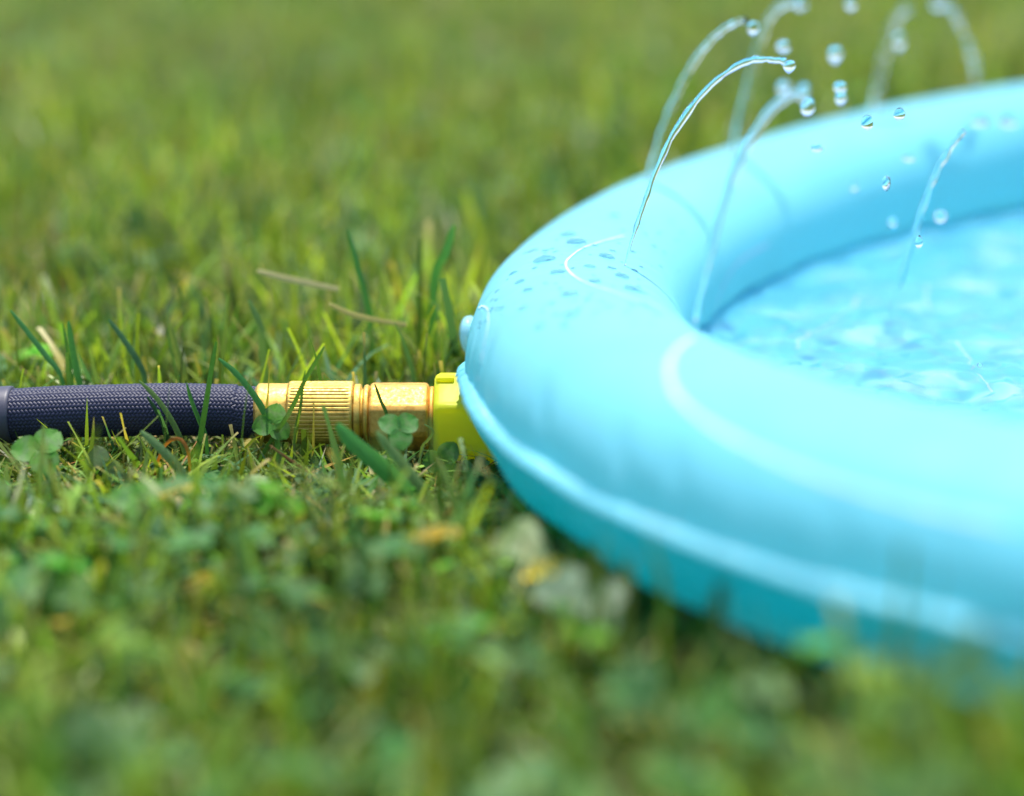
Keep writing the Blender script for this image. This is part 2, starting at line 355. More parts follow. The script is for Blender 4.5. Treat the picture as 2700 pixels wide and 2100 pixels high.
coup = empty('brass_coupling', (-.085, 0, -.022)); tag(coup, 'brass screw coupling with ridged grip between navy hose and yellow adapter', 'hose coupling')
BZ = -.0072
def lathe_obj(name, prof, ns_, mat, parent, x0, cz, shape=None, label=None):
    V, F = lathe_x(prof, ns_, x0, cz, shape); o = fix_normals(mesh_obj(name, V, F, mat)); keep(o, parent)
    if label: o['label'] = label
    return o
lathe_obj('ferrule', [(-.001, .0118), (0, .0132), (.0005, .0138), (.002, .0139), (.012, .0138), (.0142, .0139), (.0146, .0137)], 64, BRASS, coup, -.1198, BZ, None, 'smooth dull brass ferrule')
NR = 46
def knurl(a, x):
    q = (a*NR/(2*math.pi)) % 1; e = min(1, max(0, min(x-.0012, .0292-x)/.0006)); prof_ = min(1, abs(q-.5)*2*2.4); return 1-.038*e*(1-prof_)
lathe_obj('ridged_grip', [(0, .0137), (.0003, .0146), (.0012, .0149), (.0018, .0149), (.0024, .0149), (.010, .0149), (.018, .0149), (.0262, .0149), (.0284, .0149), (.029, .0149), (.0297, .0149), (.0306, .0146), (.0308, .0138)], NR*10, BRASS, coup, -.1052, BZ, knurl, 'ridged brass grip')
lathe_obj('collar', [(0, .0132), (.0003, .0139), (.0008, .0141), (.0030, .0141), (.0034, .0138), (.0036, .0118), (.0044, .0118), (.0048, .0134), (.0056, .0138), (.0066, .0138), (.0074, .0132)], 64, BRASS, coup, -.0744, BZ-.0006)
HEXR = .0158
def octo(a, x):
    b = (a-math.radians(180-9)+math.pi/8) % (math.pi/4)-math.pi/8; flat = 1/math.cos(b)
    gr = 0
    return min(flat, 1.052)*(1+gr)
body = lathe_obj('octagonal_body', [(0, .0128), (.0004, .0150), (.0012, .0155), (.0022, .0156), (.0255, .0156), (.0268, .0154), (.0276, .0148), (.0282, .0130)], 160, BRASS_SATIN, coup, -.0670, BZ-.0020, octo, 'octagonal pinkish brass body')
lathe_obj('rim', [(0, .0128), (.0003, .0144), (.0020, .0144), (.0023, .0128)], 64, BRASS_SATIN, coup, -.0389, BZ-.0021)
for xx, zz, rr_ in ((-.0508, -.0072, .0021), (-.0548, -.0066, .0010), (-.0580, -.0073, .0012)):
    s = blob('stud', (xx, -.01555, zz-.002), rr_, .0008, rr_*.85, BRASS_SATIN, body, 2, .02, 8, 12); s.location += body.location*0
    s.location = Vector((xx, -.0154, zz-.002))-coup.location-body.location

adp = empty('hose_adapter', (-.02, 0, -.03)); tag(adp, 'bright yellow plastic screw adapter under the pool seam', 'hose adapter')
YZ = -.0104
def hexo(a, x):
    a0 = math.radians(180-2); b = (a-a0+math.pi/6) % (math.pi/3)-math.pi/6
    s = min(1/math.cos(b), 1.105); c = abs(abs(b)-math.pi/6)           # distance from an edge
    rib = .050*math.exp(-(c/.085)**4)*min(1, max(0, (x-.0015)/.001)); return s*(1+rib)
nut = lathe_obj('nut', [(0, .0150), (.0002, .0176), (.0010, .0190), (.0030, .0193), (.008, .0193), (.016, .0193), (.026, .0193), (.030, .0190), (.031, .0160)], 180, YELLOW, adp, -.0366, YZ, hexo, 'ribbed yellow nut')
lathe_obj('neck', [(0, .010), (.0002, .0112), (.018, .0112), (.0182, .010)], 40, YELLOW, adp, -.0056, YZ)
tab = mesh_obj('grip_tab', *(lambda w_, d_, h_: ([(x*w_, y*d_, z*h_) for x in (-1, 1) for y in (-1, 1) for z in (-1, 1)], [(0, 1, 3, 2), (4, 6, 7, 5), (0, 4, 5, 1), (2, 3, 7, 6), (0, 2, 6, 4), (1, 5, 7, 3)]))(.0042, .0030, .0012), YELLOW, None, False, Vector((-.0312, -.002, YZ+.0207)))
bv = tab.modifiers.new('bevel', 'BEVEL'); bv.width = .0007; bv.segments = 3; keep(tab, adp)

# ------------------------------------------------------------------ lawn: blades, clover and thatch, kept clear of the pool and the hose
def clear_mask(P):
    """P (n,k,3): True where no point of a plant enters the pool, the hose or the fittings"""
    x, y, z = P[..., 0], P[..., 1], P[..., 2]
    a = np.arctan2(y-PY, x-PX); r = np.hypot(x-PX, y-PY); R = ringR(a); zc = ringZ(a)
    bad = (((r-R)/(RH+.003))**2+((z-zc)/(RV+.003))**2 < 1) | ((r < R) & (z < zc+RV+.05))
    bad |= (r > R+RH-.006) & (r < R+RH+FLW+.003) & (np.abs(z-zc) < .006)
    hd = np.hypot(y, z-BZ); hr = np.where(x < -.1198, .0135, np.where(x < -.037, .0170, np.where(x < .01, .0215, 0)))
    bad |= (hd < hr) & (x > -.29)
    f = np.clip((-x-.278)/.42, 0, 1); s = np.arcsin(np.clip(f, 0, .93))/1.2
    bad |= (x < -.27) & (np.hypot(y-.16*s*s, z-(HZ-.004-.006*s)) < .0145)
    return ~bad.any(1)
def patch(x, y):   # slow variation over the lawn
    return (np.sin(x*5.1+y*3.3+.7)+np.sin(x*11.3-y*6.1+2)+np.sin(-x*3.7+y*8.9)+.8*np.sin(x*23+y*13))/3.8
def spots(n, box, seed):
    r = np.random.default_rng(seed); return r.uniform(box[0], box[1], n), r.uniform(box[2], box[3], n), r
def blades(x, y, r, L, th0, kap, wid, rows=5, flat=None, blunt=.5, root_z=None):
    n = len(x); az = r.uniform(0, 2*np.pi, n); tt = np.linspace(0, 1, rows)
    th = th0[:, None]+kap[:, None]*tt[None]; dl = L[:, None]/(rows-1)
    sx = np.concatenate([np.zeros((n, 1)), np.cumsum(np.sin(th[:, :-1])*dl, 1)], 1); sz = np.concatenate([np.zeros((n, 1)), np.cumsum(np.cos(th[:, :-1])*dl, 1)], 1)
    g = ground_h(x, y)-.002 if root_z is None else root_z
    cx = x[:, None]+np.cos(az)[:, None]*sx; cy = y[:, None]+np.sin(az)[:, None]*sx; cz = np.maximum(g[:, None]+sz, ground_h(cx, cy)+.0005)
    tw = az+np.pi/2+r.normal(0, .5, n); wprof = np.interp(tt, [0, .3, .75, 1], [.55, 1, .8, 1]); endw = np.where(r.random(n) < blunt, .55, .06)
    ww = wid[:, None]*np.interp(tt, [0, .25, .7, 1], [.6, 1, .85, 0])[None]; ww[:, -1] = wid*endw
    ox, oy = np.cos(tw)[:, None]*ww/2, np.sin(tw)[:, None]*ww/2
    C = np.stack([cx, cy, cz], -1); Lf = np.stack([cx-ox, cy-oy, cz], -1); Rt = np.stack([cx+ox, cy+oy, cz], -1)
    return C, np.stack([Lf, Rt], 2)
def emit(parts, name, mat, label, cat):
    Vs, Qs, Ts = [], [], []; off = 0
    for V, T in parts:
        n, rows = V.shape[:2]; base = np.arange(n)[:, None]*(rows*2)+np.arange(rows-1)[None]*2+off
        Qs.append(np.stack([base, base+1, base+3, base+2], -1).reshape(-1, 4)); Vs.append(V.reshape(-1, 3)); Ts.append(T.reshape(-1, 3)); off += n*rows*2
    o = np_mesh(name, np.concatenate(Vs), np.concatenate(Qs), mat, np.concatenate(Ts)); return tag(o, label, cat, kind='stuff')
def green(n, r, x, y):
    p = patch(x, y)*.5+.5; k = np.clip(r.normal(.5, .28, n)*.7+p*.35, 0, 1)[:, None]
    c = (1-k)*np.array([.048, .165, .030])+k*np.array([.250, .310, .025]); c = c*(.42+1.25*r.random((n, 1))**1.2)*(1+.42*patch(x*2.6+3, y*2.1+1))[:, None]
    bl = r.random(n) < .12; c[bl] = np.array([.055, .14, .060])*r.uniform(.8, 1.4, (bl.sum(), 1))
    dr = r.random(n) < (.02+.05*p)*(y > -.45); c[dr] = np.array([.34, .29, .06])*r.uniform(.6, 1.25, (dr.sum(), 1)); return c
def tints(c, rows, r):
    n = len(c); tt = np.linspace(0, 1, rows); T = np.repeat(c[:, None], rows, 1)
    rootc = np.array([.26, .27, .10]); f = np.clip(1-tt*4, 0, 1)[None, :, None]*.6; T = T*(1-f)+rootc*f
    tip = (r.random(n) < .3)[:, None, None]*np.clip((tt-.85)*7, 0, 1)[None, :, None]; T = T*(1-tip)+np.array([.42, .34, .13])*tip
    return np.repeat(T[:, :, None], 2, 2)
parts = []
for k, (n, box, L0, wd, rows) in enumerate([(19000, (-.42, .30, -.17, .22), .038, .0027, 7), (25000, (-.7, .9, -.50, -.10), .038, .0034, 6), (38000, (-.95, 1.1, .10, 1.1), .043, .0037, 5),
                                            (44000, (-1.9, 2.0, 1.0, 2.6), .042, .0034, 4), (32000, (-3.8, 3.8, 2.3, 5.2), .050, .0062, 4), (15000, (-2.4, 2.4, -1.4, 1.2), .036, .0040, 4), (9000, (-.9, 1.3, -.95, -.48), .037, .0036, 5)]):
    x, y, r = spots(n, box, 20+k)
    if k == 5: m = (np.abs(x) > .75) | (y < -.5); x, y = x[m], y[m]
    n = len(x); L = L0*np.clip(r.lognormal(-.18, .45, n), .25, 1.9)*(1+.15*patch(x*1.7, y*1.7))
    C, V = blades(x, y, r, L, np.abs(r.normal(0, .8, n)), r.normal(.5, .8, n), wd*np.clip(r.lognormal(0, .3, n), .4, 2), rows)
    ok = clear_mask(C)
    front = (y > -.13) & (y < -.012) & (x < .03) & (x > -.30)               # keep the mown strip before the hose low
    ok &= ~(front & (C[:, :, 2].max(1) > -.019+.012*r.random(n)) & (r.random(n) < .88))
    ok &= ~((C[:, -1, 0] > -.055) & (C[:, -1, 0] < .03) & (y > -.12) & (y < -.01) & (C[:, :, 2].max(1) > -.024))      # trodden flat at the adapter
    parts.append((V[ok], tints(green(ok.sum(), r, x[ok], y[ok]), rows, r)))
x, y, r = spots(3600, (-.30, .08, -.15, -.005), 33); n = len(x)
C, V = blades(x, y, r, r.uniform(.020, .056, n), r.uniform(.5, 1.35, n), r.normal(.25, .6, n), r.uniform(.0014, .0040, n), 8)
ok = clear_mask(C) & (C[:, :, 2].max(1) < np.where(x > -.05, -.024, -.014)+.014*r.random(n)**2*(x < -.05)); parts.append((V[ok], tints(green(ok.sum(), r, x[ok], y[ok])*.95, 8, r)))
grass = emit(parts, 'grass', GRASS, 'short mown green lawn grass all around the pool', 'grass')
# dead stems and clippings lying low
parts = []
for k, (n, box, sc) in enumerate([(11000, (-.45, .35, -.2, .25), 1), (9000, (-.8, .95, -.5, 1.2), 1.3), (6000, (-1.6, 1.7, 1.0, 2.6), 1.7)]):
    x, y, r = spots(n, box, 40+k); L = r.uniform(.012, .045, n)*sc; hz = np.abs(r.normal(0, .006, n))
    C, V = blades(x, y, r, L, r.uniform(1.2, 1.75, n), r.normal(0, .35, n), r.uniform(.0006, .0018, n)*sc, 4, root_z=ground_h(x, y)+hz+.001)
    ok = clear_mask(C); c = np.array([.30, .24, .10])*r.uniform(.45, 1.35, (n, 1)); o_ = r.random(n) < .13; c[o_] = np.array([.36, .15, .04])*r.uniform(.6, 1.2, (o_.sum(), 1))
    g_ = r.random(n) < .4; c[g_] = np.array([.14, .19, .06])*r.uniform(.6, 1.4, (g_.sum(), 1)); parts.append((V[ok], np.repeat(np.repeat(c[ok][:, None], 4, 1)[:, :, None], 2, 2)))
x, y, r = spots(2600, (-.29, .06, -.12, .035), 51); n = len(x); hz = np.abs(r.normal(0, .008, n))
C, V = blades(x, y, r, r.uniform(.016, .050, n), r.uniform(.9, 1.6, n), r.normal(.1, .6, n), r.uniform(.0006, .0015, n), 6, root_z=ground_h(x, y)+hz+.001)
ok = clear_mask(C) & ((C[:, :, 2].max(1) < -.014) | (y > .012)); c = np.array([.15, .27, .045])*r.uniform(.4, 1.4, (n, 1)); d_ = r.random(n) < .4; c[d_] = np.array([.045, .15, .025])*r.uniform(.6, 1.4, (d_.sum(), 1)); d_ = r.random(n) < .14; c[d_] = np.array([.40, .26, .06])*r.uniform(.6, 1.2, (d_.sum(), 1))
parts.append((V[ok], np.repeat(np.repeat(c[ok][:, None], 6, 1)[:, :, None], 2, 2)))
thatch = emit(parts, 'grass_clippings', THATCH, 'dry straw coloured clippings scattered low in the lawn', 'clippings')
# clover
def leaflet_grid():
    U, S = [], []
    for q, hw in ((0, .06), (.22, .30), (.5, .50), (.8, .47), (1.0, .20)):
        for s in (-1, 0, 1): U.append(q - (.06 if (s == 0 and q == 1.0) else 0) - (.04*abs(s) if q == .8 else 0)); S.append(s*hw)
    return np.array(U), np.array(S)
LU, LS = leaflet_grid(); LQ = np.array([(i*3+j, i*3+j+1, i*3+j+4, i*3+j+3) for i in range(4) for j in range(2)])
def clover_arrays(x, y, h, size, lean, az, tilt, fold, col, r, gz=None):
    """vertices, quads, tints for n clover leaves (three leaflets on a stalk)"""
    n = len(x); g = ground_h(x, y)-.002 if gz is None else gz
    tx, ty, tz = x+np.cos(az)*lean, y+np.sin(az)*lean, g+h
    V, Q, T, P = [], [], [], []
    # stalk: three rows of a flat cross
    rows = 4; off = 0
    for s in range(rows):
        q = s/(rows-1); cx, cy, cz = x+np.cos(az)*lean*q*q, y+np.sin(az)*lean*q*q, g+h*(q*1.25-.25*q*q)/1.0
        for dx, dy in ((-1, 0), (1, 0), (0, -1), (0, 1)):
            V.append(np.stack([cx+dx*.00045, cy+dy*.00045, cz], -1)); T.append(np.tile(np.array([.13, .19, .06]), (n, 1)))
        P.append(np.stack([cx, cy, cz], -1))
    for s in range(rows-1):
        Q += [(s*4, s*4+1, s*4+5, s*4+4), (s*4+2, s*4+3, s*4+7, s*4+6)]
    off = rows*4
    # leaf frame: normal tilted from vertical
    ta = r.uniform(0, 6.283, n); nx, ny, nz = np.sin(tilt)*np.cos(ta), np.sin(tilt)*np.sin(ta), np.cos(tilt); Nn = np.stack([nx, ny, nz], -1)
    e1 = np.cross(Nn, np.array([.31, .95, .02])); e1 /= np.linalg.norm(e1, axis=1)[:, None]; e2 = np.cross(Nn, e1); sp = r.uniform(0, 6.283, n)
    top = np.stack([tx, ty, tz], -1)
    for l in range(3):
        aa_ = sp+l*2.094+r.normal(0, .12, n); d = e1*np.cos(aa_)[:, None]+e2*np.sin(aa_)[:, None]; s_ = np.cross(Nn, d)
        drp = r.normal(.12, .16, n)
        for q in range(15):
            u, s = LU[q], LS[q]; lift = (np.abs(s)*fold-.25*u*u*drp*2+.06*np.sin(u*3))
            p = top+d*(u*size)[:, None]+s_*(s*size)[:, None]+Nn*(lift*size)[:, None]; V.append(p)
            mark = .8 if .3 < u < .6 else 0.
            mk = np.array([.20, .29, .15]); f = mark*.55; T.append(col*(1-f)+mk*f)
            if q in (7, 13): P.append(p)
        Q += [tuple(off+l*15+LQ[k]) for k in range(8)]
    V = np.stack(V, 1); T = np.stack(T, 1); Q = np.array(Q); nv = V.shape[1]
    return V, Q, T, np.stack(P, 1)
def clover_col(n, r):
    c = np.array([.050, .175, .040])*r.uniform(.6, 1.5, (n, 1))*np.array([1, 1, 1]); c += r.normal(0, .008, (n, 1))*np.array([1.5, .5, .2])
    q_ = r.random(n) < .14; c[q_] = np.array([.17, .30, .13])*r.uniform(.8, 1.3, (q_.sum(), 1)); p_ = r.random(n) < .018; c[p_] = np.array([.50, .36, .04])*r.uniform(.7, 1.2, (p_.sum(), 1)); return np.clip(c, .01, .6)
Vs, Qs, Ts = [], [], []; off = 0
for k, (n, box, sz, hh) in enumerate([(800, (-.45, .12, -.20, -.02), .0085, .016), (1700, (-.75, .95, -.52, -.10), .0105, .029), (1700, (-.9, 1.1, .03, .9), .0095, .026), (1100, (-1.5, 1.6, .9, 2.4), .0115, .034)]):
    x, y, r = spots(n, box, 60+k); keep_ = patch(x*2.3+5, y*2.3) + (-.25 if k < 2 else .15) < r.normal(.1, .5, n); x, y = x[keep_], y[keep_]; n = len(x)
    h = hh*r.uniform(.5, 1.35, n); V, Q, T, P = clover_arrays(x, y, h, sz*r.uniform(.6, 1.35, n), r.uniform(0, .014, n), r.uniform(0, 6.283, n), np.abs(r.normal(0, .45, n)), r.normal(.25, .3, n), clover_col(n, r), r)
    ok = clear_mask(P) & ~((y > -.10) & (y < -.012) & (x < .03) & (P[:, :, 2].max(1) > -.016)); V, T = V[ok], T[ok]; m, nv = V.shape[:2]
    Qs.append((Q[None]+(np.arange(m)*nv)[:, None, None]).reshape(-1, 4)+off); Vs.append(V.reshape(-1, 3)); Ts.append(T.reshape(-1, 3)); off += m*nv
clov = np_mesh('clover_ground_cover', np.concatenate(Vs), np.concatenate(Qs), CLOVER, np.concatenate(Ts)); tag(clov, 'low three leaved clover growing through the lawn', 'clover', kind='stuff')

# ------------------------------------------------------------------ single blades and clover leaves that stand out
def lone_blade(pts, Y, width, col, label, group='single blades that stand out by the hose', name='grass_blade', n=14, tipw=.3, Y2=None, twist=.4, root=True):
    P = [at(x, y, Y+(0 if Y2 is None else (Y2-Y)*k/(len(pts)-1))) for k, (x, y) in enumerate(pts)]
    if root:
        b = P[-1].copy(); g = float(ground_h(np.array(b.x), np.array(b.y)))
        if b.z > g+.002: P.append(Vector((b.x+(P[-1].x-P[-2].x)*.25, b.y, g-.001)))
    C = catmull(P, n); V, T = [], []
    for i, p in enumerate(C):
        q = i/(n-1); t = (C[min(i+1, n-1)]-C[max(i-1, 0)]).normalized(); view = Vector((math.sin(twist), -math.cos(twist), .25))
        s = t.cross(view).normalized()*(width*.5*float(np.interp(q, [0, .12, .5, 1], [tipw, .8, 1, .75]))); nrm = s.cross(t).normalized()
        V += [p-s, p+nrm*width*.14, p+s]; k = 1.25 if q < .04 else 1; T += [[c*k for c in col]]*3
    F = np.array([(i*3+j, i*3+j+1, i*3+j+4, i*3+j+3) for i in range(n-1) for j in range(2)])
    base = C[-1]; o = np_mesh(name, np.array([v-base for v in V]), F, GRASS, np.array(T)); o.location = base
    return tag(o, label, 'dry stalk' if name == 'dry_stalk' else 'grass blade', group)
DG, MG, LG, YG, ST, OR = (.06, .20, .04), (.06, .19, .035), (.17, .27, .10), (.20, .26, .05), (.46, .40, .20), (.42, .15, .025)
for a in [
    ([(461, 729), (452, 780), (441, 850), (428, 930), (418, 985)], -.022, .0027, (.05, .15, .03), 'tallest blade crossing the braided hose upright'),
    ([(398, 818), (410, 860), (428, 905), (440, 940)], -.020, .0022, DG, 'short dark blade over hose, touching the tallest upright blade'),
    ([(296, 812), (330, 845), (362, 890), (388, 945), (404, 1010)], -.022, .0027, (.11, .19, .045), 'long bent blade crossing the middle of the braided hose'),
    ([(314, 846), (338, 885), (352, 925)], -.017, .0020, (.02, .075, .02), 'small dark blade leaning under the long bent one on the hose'),
    ([(466, 765), (505, 798), (545, 848), (572, 895), (590, 930)], -.020, .0033, (.045, .19, .04), 'broad green blade slanting across hose end and brass ferrule'),
    ([(692, 740), (672, 775), (648, 815), (622, 872), (585, 930), (545, 1000)], -.024, .0022, (.07, .17, .03), 'long thin stem slanting over the ridged brass grip', ),
    ([(651, 790), (645, 830), (640, 875), (628, 935)], -.026, .0016, (.08, .17, .03), 'thin upright blade over the ridged brass grip'),
    ([(799, 819), (812, 855), (828, 905)], -.020, .0017, (.05, .14, .03), 'little dark blade across the octagonal brass body'),
    ([(897, 965), (912, 940), (924, 920), (905, 905)][::-1], -.024, .0014, (.16, .25, .08), 'pale short blade between brass body and yellow adapter'),
    ([(718, 905), (752, 945), (800, 985), (860, 1040), (900, 1075)], -.075, .0085, (.06, .24, .05), 'broad blurred green blade lying before the ridged grip'),
    ([(803, 920), (830, 955), (868, 1003), (915, 1070)], -.080, .0052, LG, 'broad pale blade leaning before the octagonal brass body'),
    ([(146, 685), (153, 735), (163, 790), (172, 835)], .034, .0036, (.06, .21, .05), 'wide upright blade behind the hose near its cuff'),
    ([(134, 690), (143, 745), (152, 800), (156, 835)], .036, .0016, MG, 'thin blade beside the wide upright one behind the hose'),
    ([(22, 662), (58, 708), (98, 760), (132, 812)], .030, .0028, (.065, .22, .06), 'slanting blade behind the hose cuff, closest to the picture edge'),
    ([(232, 682), (262, 722), (292, 768), (310, 815)], .040, .0032, (.06, .15, .06), 'blurred slanting blade behind the middle of the hose'),
    ([(742, 490), (760, 560), (782, 640), (792, 715)], .095, .0038, DG, 'tall dark blurred blade standing behind the brass grip'),
    ([(968, 480), (950, 540), (925, 610)], .10, .0050, DG, 'wide blurred blade beside the pool behind the adapter'),
    ([(1115, 955), (1117, 1000), (1108, 1060), (1100, 1110)], -.075, .0045, (.05, .17, .05), 'blurred upright blade in front of the pool seam'),
    ([(300, 920), (340, 955), (385, 1005), (425, 1075)], -.048, .0046, (.14, .24, .09), 'broad pale blade leaning in front of the hose'),
    ([(362, 690), (372, 730), (385, 775), (394, 810)], .045, .0038, YG, 'yellowish broad blade standing behind the hose'),
    ([(530, 640), (556, 700), (560, 760), (566, 800)], .055, .0042, (.12, .22, .06), 'light blurred blade behind the hose end'),
    ([(1346, 1166), (1340, 1200), (1333, 1250), (1330, 1290)], -.235, .0070, (.22, .27, .06), 'short yellowish blurred blade in front of the turquoise lower tube'),
    ([(1222, 1072), (1232, 1105), (1240, 1150), (1244, 1190)], -.165, .0045, (.05, .15, .05), 'dark blurred blade where seam and turquoise lower tube begin'),
    ([(2105, 1330), (2080, 1370), (2040, 1420), (1985, 1480)], -.430, .0090, (.13, .21, .07), 'large blurred blade before the pool at the lower picture corner'),
    ([(1545, 1228), (1538, 1265), (1530, 1310), (1528, 1350)], -.290, .0065, (.05, .15, .05), 'dark blurred blade before the middle of the turquoise lower tube'),
]: lone_blade(*a)
for a in [([(548, 578), (600, 592), (660, 605), (722, 618)], .085, .0034, ST, 'pale dry straw lying behind the hose, above the other straw'),
          ([(700, 648), (748, 670), (800, 683), (868, 694)], .060, .0030, (.42, .36, .12), 'dry straw lying behind the octagonal brass body')]:
    lone_blade(*a[:4], a[4], 'dry stalks caught in the grass', 'dry_stalk', root=False, tipw=.5)
lone_blade([(328, 1035), (336, 985), (356, 945), (382, 936), (398, 955), (404, 985)], -.034, .0017, OR, 'orange dry loop of grass in front of the hose', 'dry stalks caught in the grass', 'dry_stalk')
lone_blade([(575, 950), (605, 972), (650, 1003), (668, 1012)], -.040, .0016, (.20, .09, .03), 'brown dry stalk lying in front of the brass ferrule', 'dry stalks caught in the grass', 'dry_stalk', root=False)

def lone_clover(x, y, Y, size, tilt_vec, col, label, spin=0.0, fold=.2, nleaf=3):
    c = at(x, y, Y); g = float(ground_h(np.array(c.x), np.array(c.y)))
    root = empty('clover_plant', (c.x, c.y, g)); tag(root, label, 'clover', 'single clover leaves that stand out')
    Nn = Vector(tilt_vec).normalized(); e1 = Nn.cross(Vector((.3, .9, .1))).normalized(); e2 = Nn.cross(e1); top = c-root.location
    P = [Vector((0, .004, -.002)), Vector((0, .003, top.z*.5)), top]; V, F = tube_mesh(catmull(P, 8), [.0007]*8, 6)
    st = np_mesh('stalk', np.array(V), np.array([f for f in F if len(f) == 4]), CLOVER, np.tile([.14, .20, .07], (len(V), 1)), root)
    for l in range(nleaf):
        a_ = spin+l*2*math.pi/3; d = e1*math.cos(a_)+e2*math.sin(a_); s_ = Nn.cross(d); V, T = [], []
        nu, nv = 9, 7
        for i in range(nu):
            u = i/(nu-1); hw = .5*math.sin(math.pi*min(1, .08+u**.85*.80))**.8*(1 if u < .85 else 1-(u-.85)*2.2)
            for j in range(nv):
                q = j/(nv-1)*2-1; uu = u-.07*abs(q)**2*u-(.05 if i == nu-1 and abs(q) < .2 else 0); lift = fold*abs(q)*hw-.10*u*u+.02*math.sin(q*5+u*4)
                V.append(top+d*(uu*size)+s_*(q*hw*size)+Nn*(lift*size)); k = .5 if abs(u-.45-.12*abs(q)) < .1 else 0
                vein = .75+.25*abs(math.sin(q*9+u*3)); T.append([cc*(vein)*(1-k)+m_*k for cc, m_ in zip(col, (.18, .27, .14))])
        np_mesh('leaflet', np.array(V), np.array([(i*nv+j, i*nv+j+1, (i+1)*nv+j+1, (i+1)*nv+j) for i in range(nu-1) for j in range(nv-1)]), CLOVER, np.array(T), root)
CG = (.11, .31, .05)
for a in [(85, 962, -.050, .0135, (.1, -.75, .75), CG, 'rounded green clover leaf under the hose cuff', .4),
          (216, 1003, -.040, .0120, (-.2, -.8, .3), (.20, .27, .14), 'clover leaf showing its pale folded underside below the hose', 1.1),
          (582, 903, -.022, .0100, (.1, -.8, .45), CG, 'clover leaf in front of the brass ferrule', .9),
          (852, 915, -.048, .0105, (.2, -.7, .6), (.075, .25, .06), 'dark clover leaf in front of the octagonal brass body', .2),
          (946, 985, -.036, .0105, (-.2, -.85, .2), (.10, .24, .07), 'folded clover leaf below the yellow adapter', 2.4),
          (545, 1025, -.075, .0075, (.1, -.1, 1), (.34, .42, .22), 'small pale clover leaf below the brass ferrule', 1.3),
          (300, 1070, -.132, .0140, (.1, -.6, .8), CG, 'large blurred clover leaf in the grass before the hose', .2),
          (1120, 1160, -.205, .0130, (.2, -.6, .75), (.34, .40, .22), 'blurred clover leaf painted pale with sky sheen, next to the pool seam', .7),  # from here on the pale tint paints sky reflection onto green leaves
          (1196, 1262, -.252, .0115, (-.2, -.7, .6), (.30, .40, .30), 'blurred clover leaf painted pale with sky sheen, below the pool, beside a whiter one', .1),
          (1282, 1292, -.262, .0115, (-.35, -.8, .5), (.48, .53, .42), 'blurred clover leaf painted whitest with sky sheen, in front of the pool', 1.9)]: lone_clover(*a)

# ------------------------------------------------------------------ water jets, flying drops, beads on the vinyl
def on_z(x, y, z): d = ray(x, y); return CAM + d*((z-CAM.z)/d.z)
def base_y(x, y): return hit(x, y, BU)[0].y
def caustic(o): return o
def jet(pts, Y0, Y1, rads, label, wob=.12, n=70, base_fix=None, ns_=12, seed=0):
    P = [at(x, y, Y0+(Y1-Y0)*k/(len(pts)-1)) for k, (x, y) in enumerate(pts)]
    C = catmull(P, n); r_ = np.random.default_rng(seed); ph = r_.random(8)*6.28
    Rr = [float(np.interp(k/(n-1), np.linspace(0, 1, len(rads)), rads))*1.0*(1+wob*(math.sin(k*.9+ph[0])+.6*math.sin(k*1.7+ph[1])+.5*math.sin(k*.37+ph[2]))) for k in range(n)]
    C = [c+Vector((math.sin(k*.8+ph[3]), math.sin(k*.63+ph[4]), math.sin(k*1.05+ph[5])))*(.00016*min(1, k/12)) for k, c in enumerate(C)]
    V, F = tube_mesh(C, Rr, ns_, lambda i, a: .16*math.sin(2*a+i*.35)); b = C[0]
    o = fix_normals(mesh_obj('water_jet', [v-b for v in V], F, JET, None, True, b)); return tag(caustic(o), label, 'water jet', 'water jets spraying from the pool ring')
jet([(1333, 567), (1345, 522), (1362, 470), (1385, 403), (1420, 318), (1470, 235), (1530, 170), (1588, 134), (1622, 127), (1650, 129), (1678, 131)], base_y(1333, 567), .004, [.0004, .0009, .0013, .0014, .0014, .0015, .0014], 'sharpest thin water jet arching from the crown of the ring', seed=1)
jet([(1384, 385), (1400, 320), (1428, 240), (1462, 165), (1500, 105), (1540, 66), (1572, 47), (1592, 44)], base_y(1384, 387), .15, [.0015, .0016, .0016, .0016, .0015], 'blurred water jet arching just behind the sharp one', .06, seed=2)
jet([(1564, 330), (1574, 275), (1590, 205), (1612, 120), (1636, 50), (1660, 18), (1690, 6), (1706, 0)], base_y(1562, 332), .26, [.0020, .0020, .0019, .0020, .0022], 'blurred thick water jet leaving the top of the picture', .06, seed=3)
jet([(1482, 686), (1494, 625), (1512, 550), (1540, 450), (1572, 358), (1606, 288), (1645, 234), (1680, 206), (1702, 202), (1722, 215)], -.10, -.115, [.0009, .0013, .0015, .0016, .0016, .0016], 'soft water jet rising from the inner edge of the ring', .06, seed=4)
jet([(1862, 245), (1872, 190), (1884, 130), (1900, 72), (1918, 34), (1938, 18)], base_y(1862, 256), .40, [.0022, .0021, .0021, .0024], 'faint water jet over the far side of the ring', .08, seed=5)
jet([(2028, 18), (2038, 30), (2047, 46), (2054, 68)], .38, .385, [.0020, .0022, .0016], 'upper piece of the broken stream falling beyond the far ring', .22, 30, seed=6)
jet([(2064, 88), (2071, 108), (2078, 135), (2081, 166)], .39, .40, [.0016, .0022, .0020], 'lower piece of the broken stream falling beyond the far ring', .22, 34, seed=8)
jet([(1898, 690), (1912, 628), (1930, 570), (1950, 505), (1972, 430), (2000, 362), (2030, 312), (2056, 280)], on_z(1898, 690, ZW).y, on_z(1898, 690, ZW).y-.03, [.0010, .0014, .0015, .0016, .0014], 'bluish water jet standing inside the pool', .08, seed=7)
g1, g2 = 'water drops flying above the pool', 'water beads on the ring'
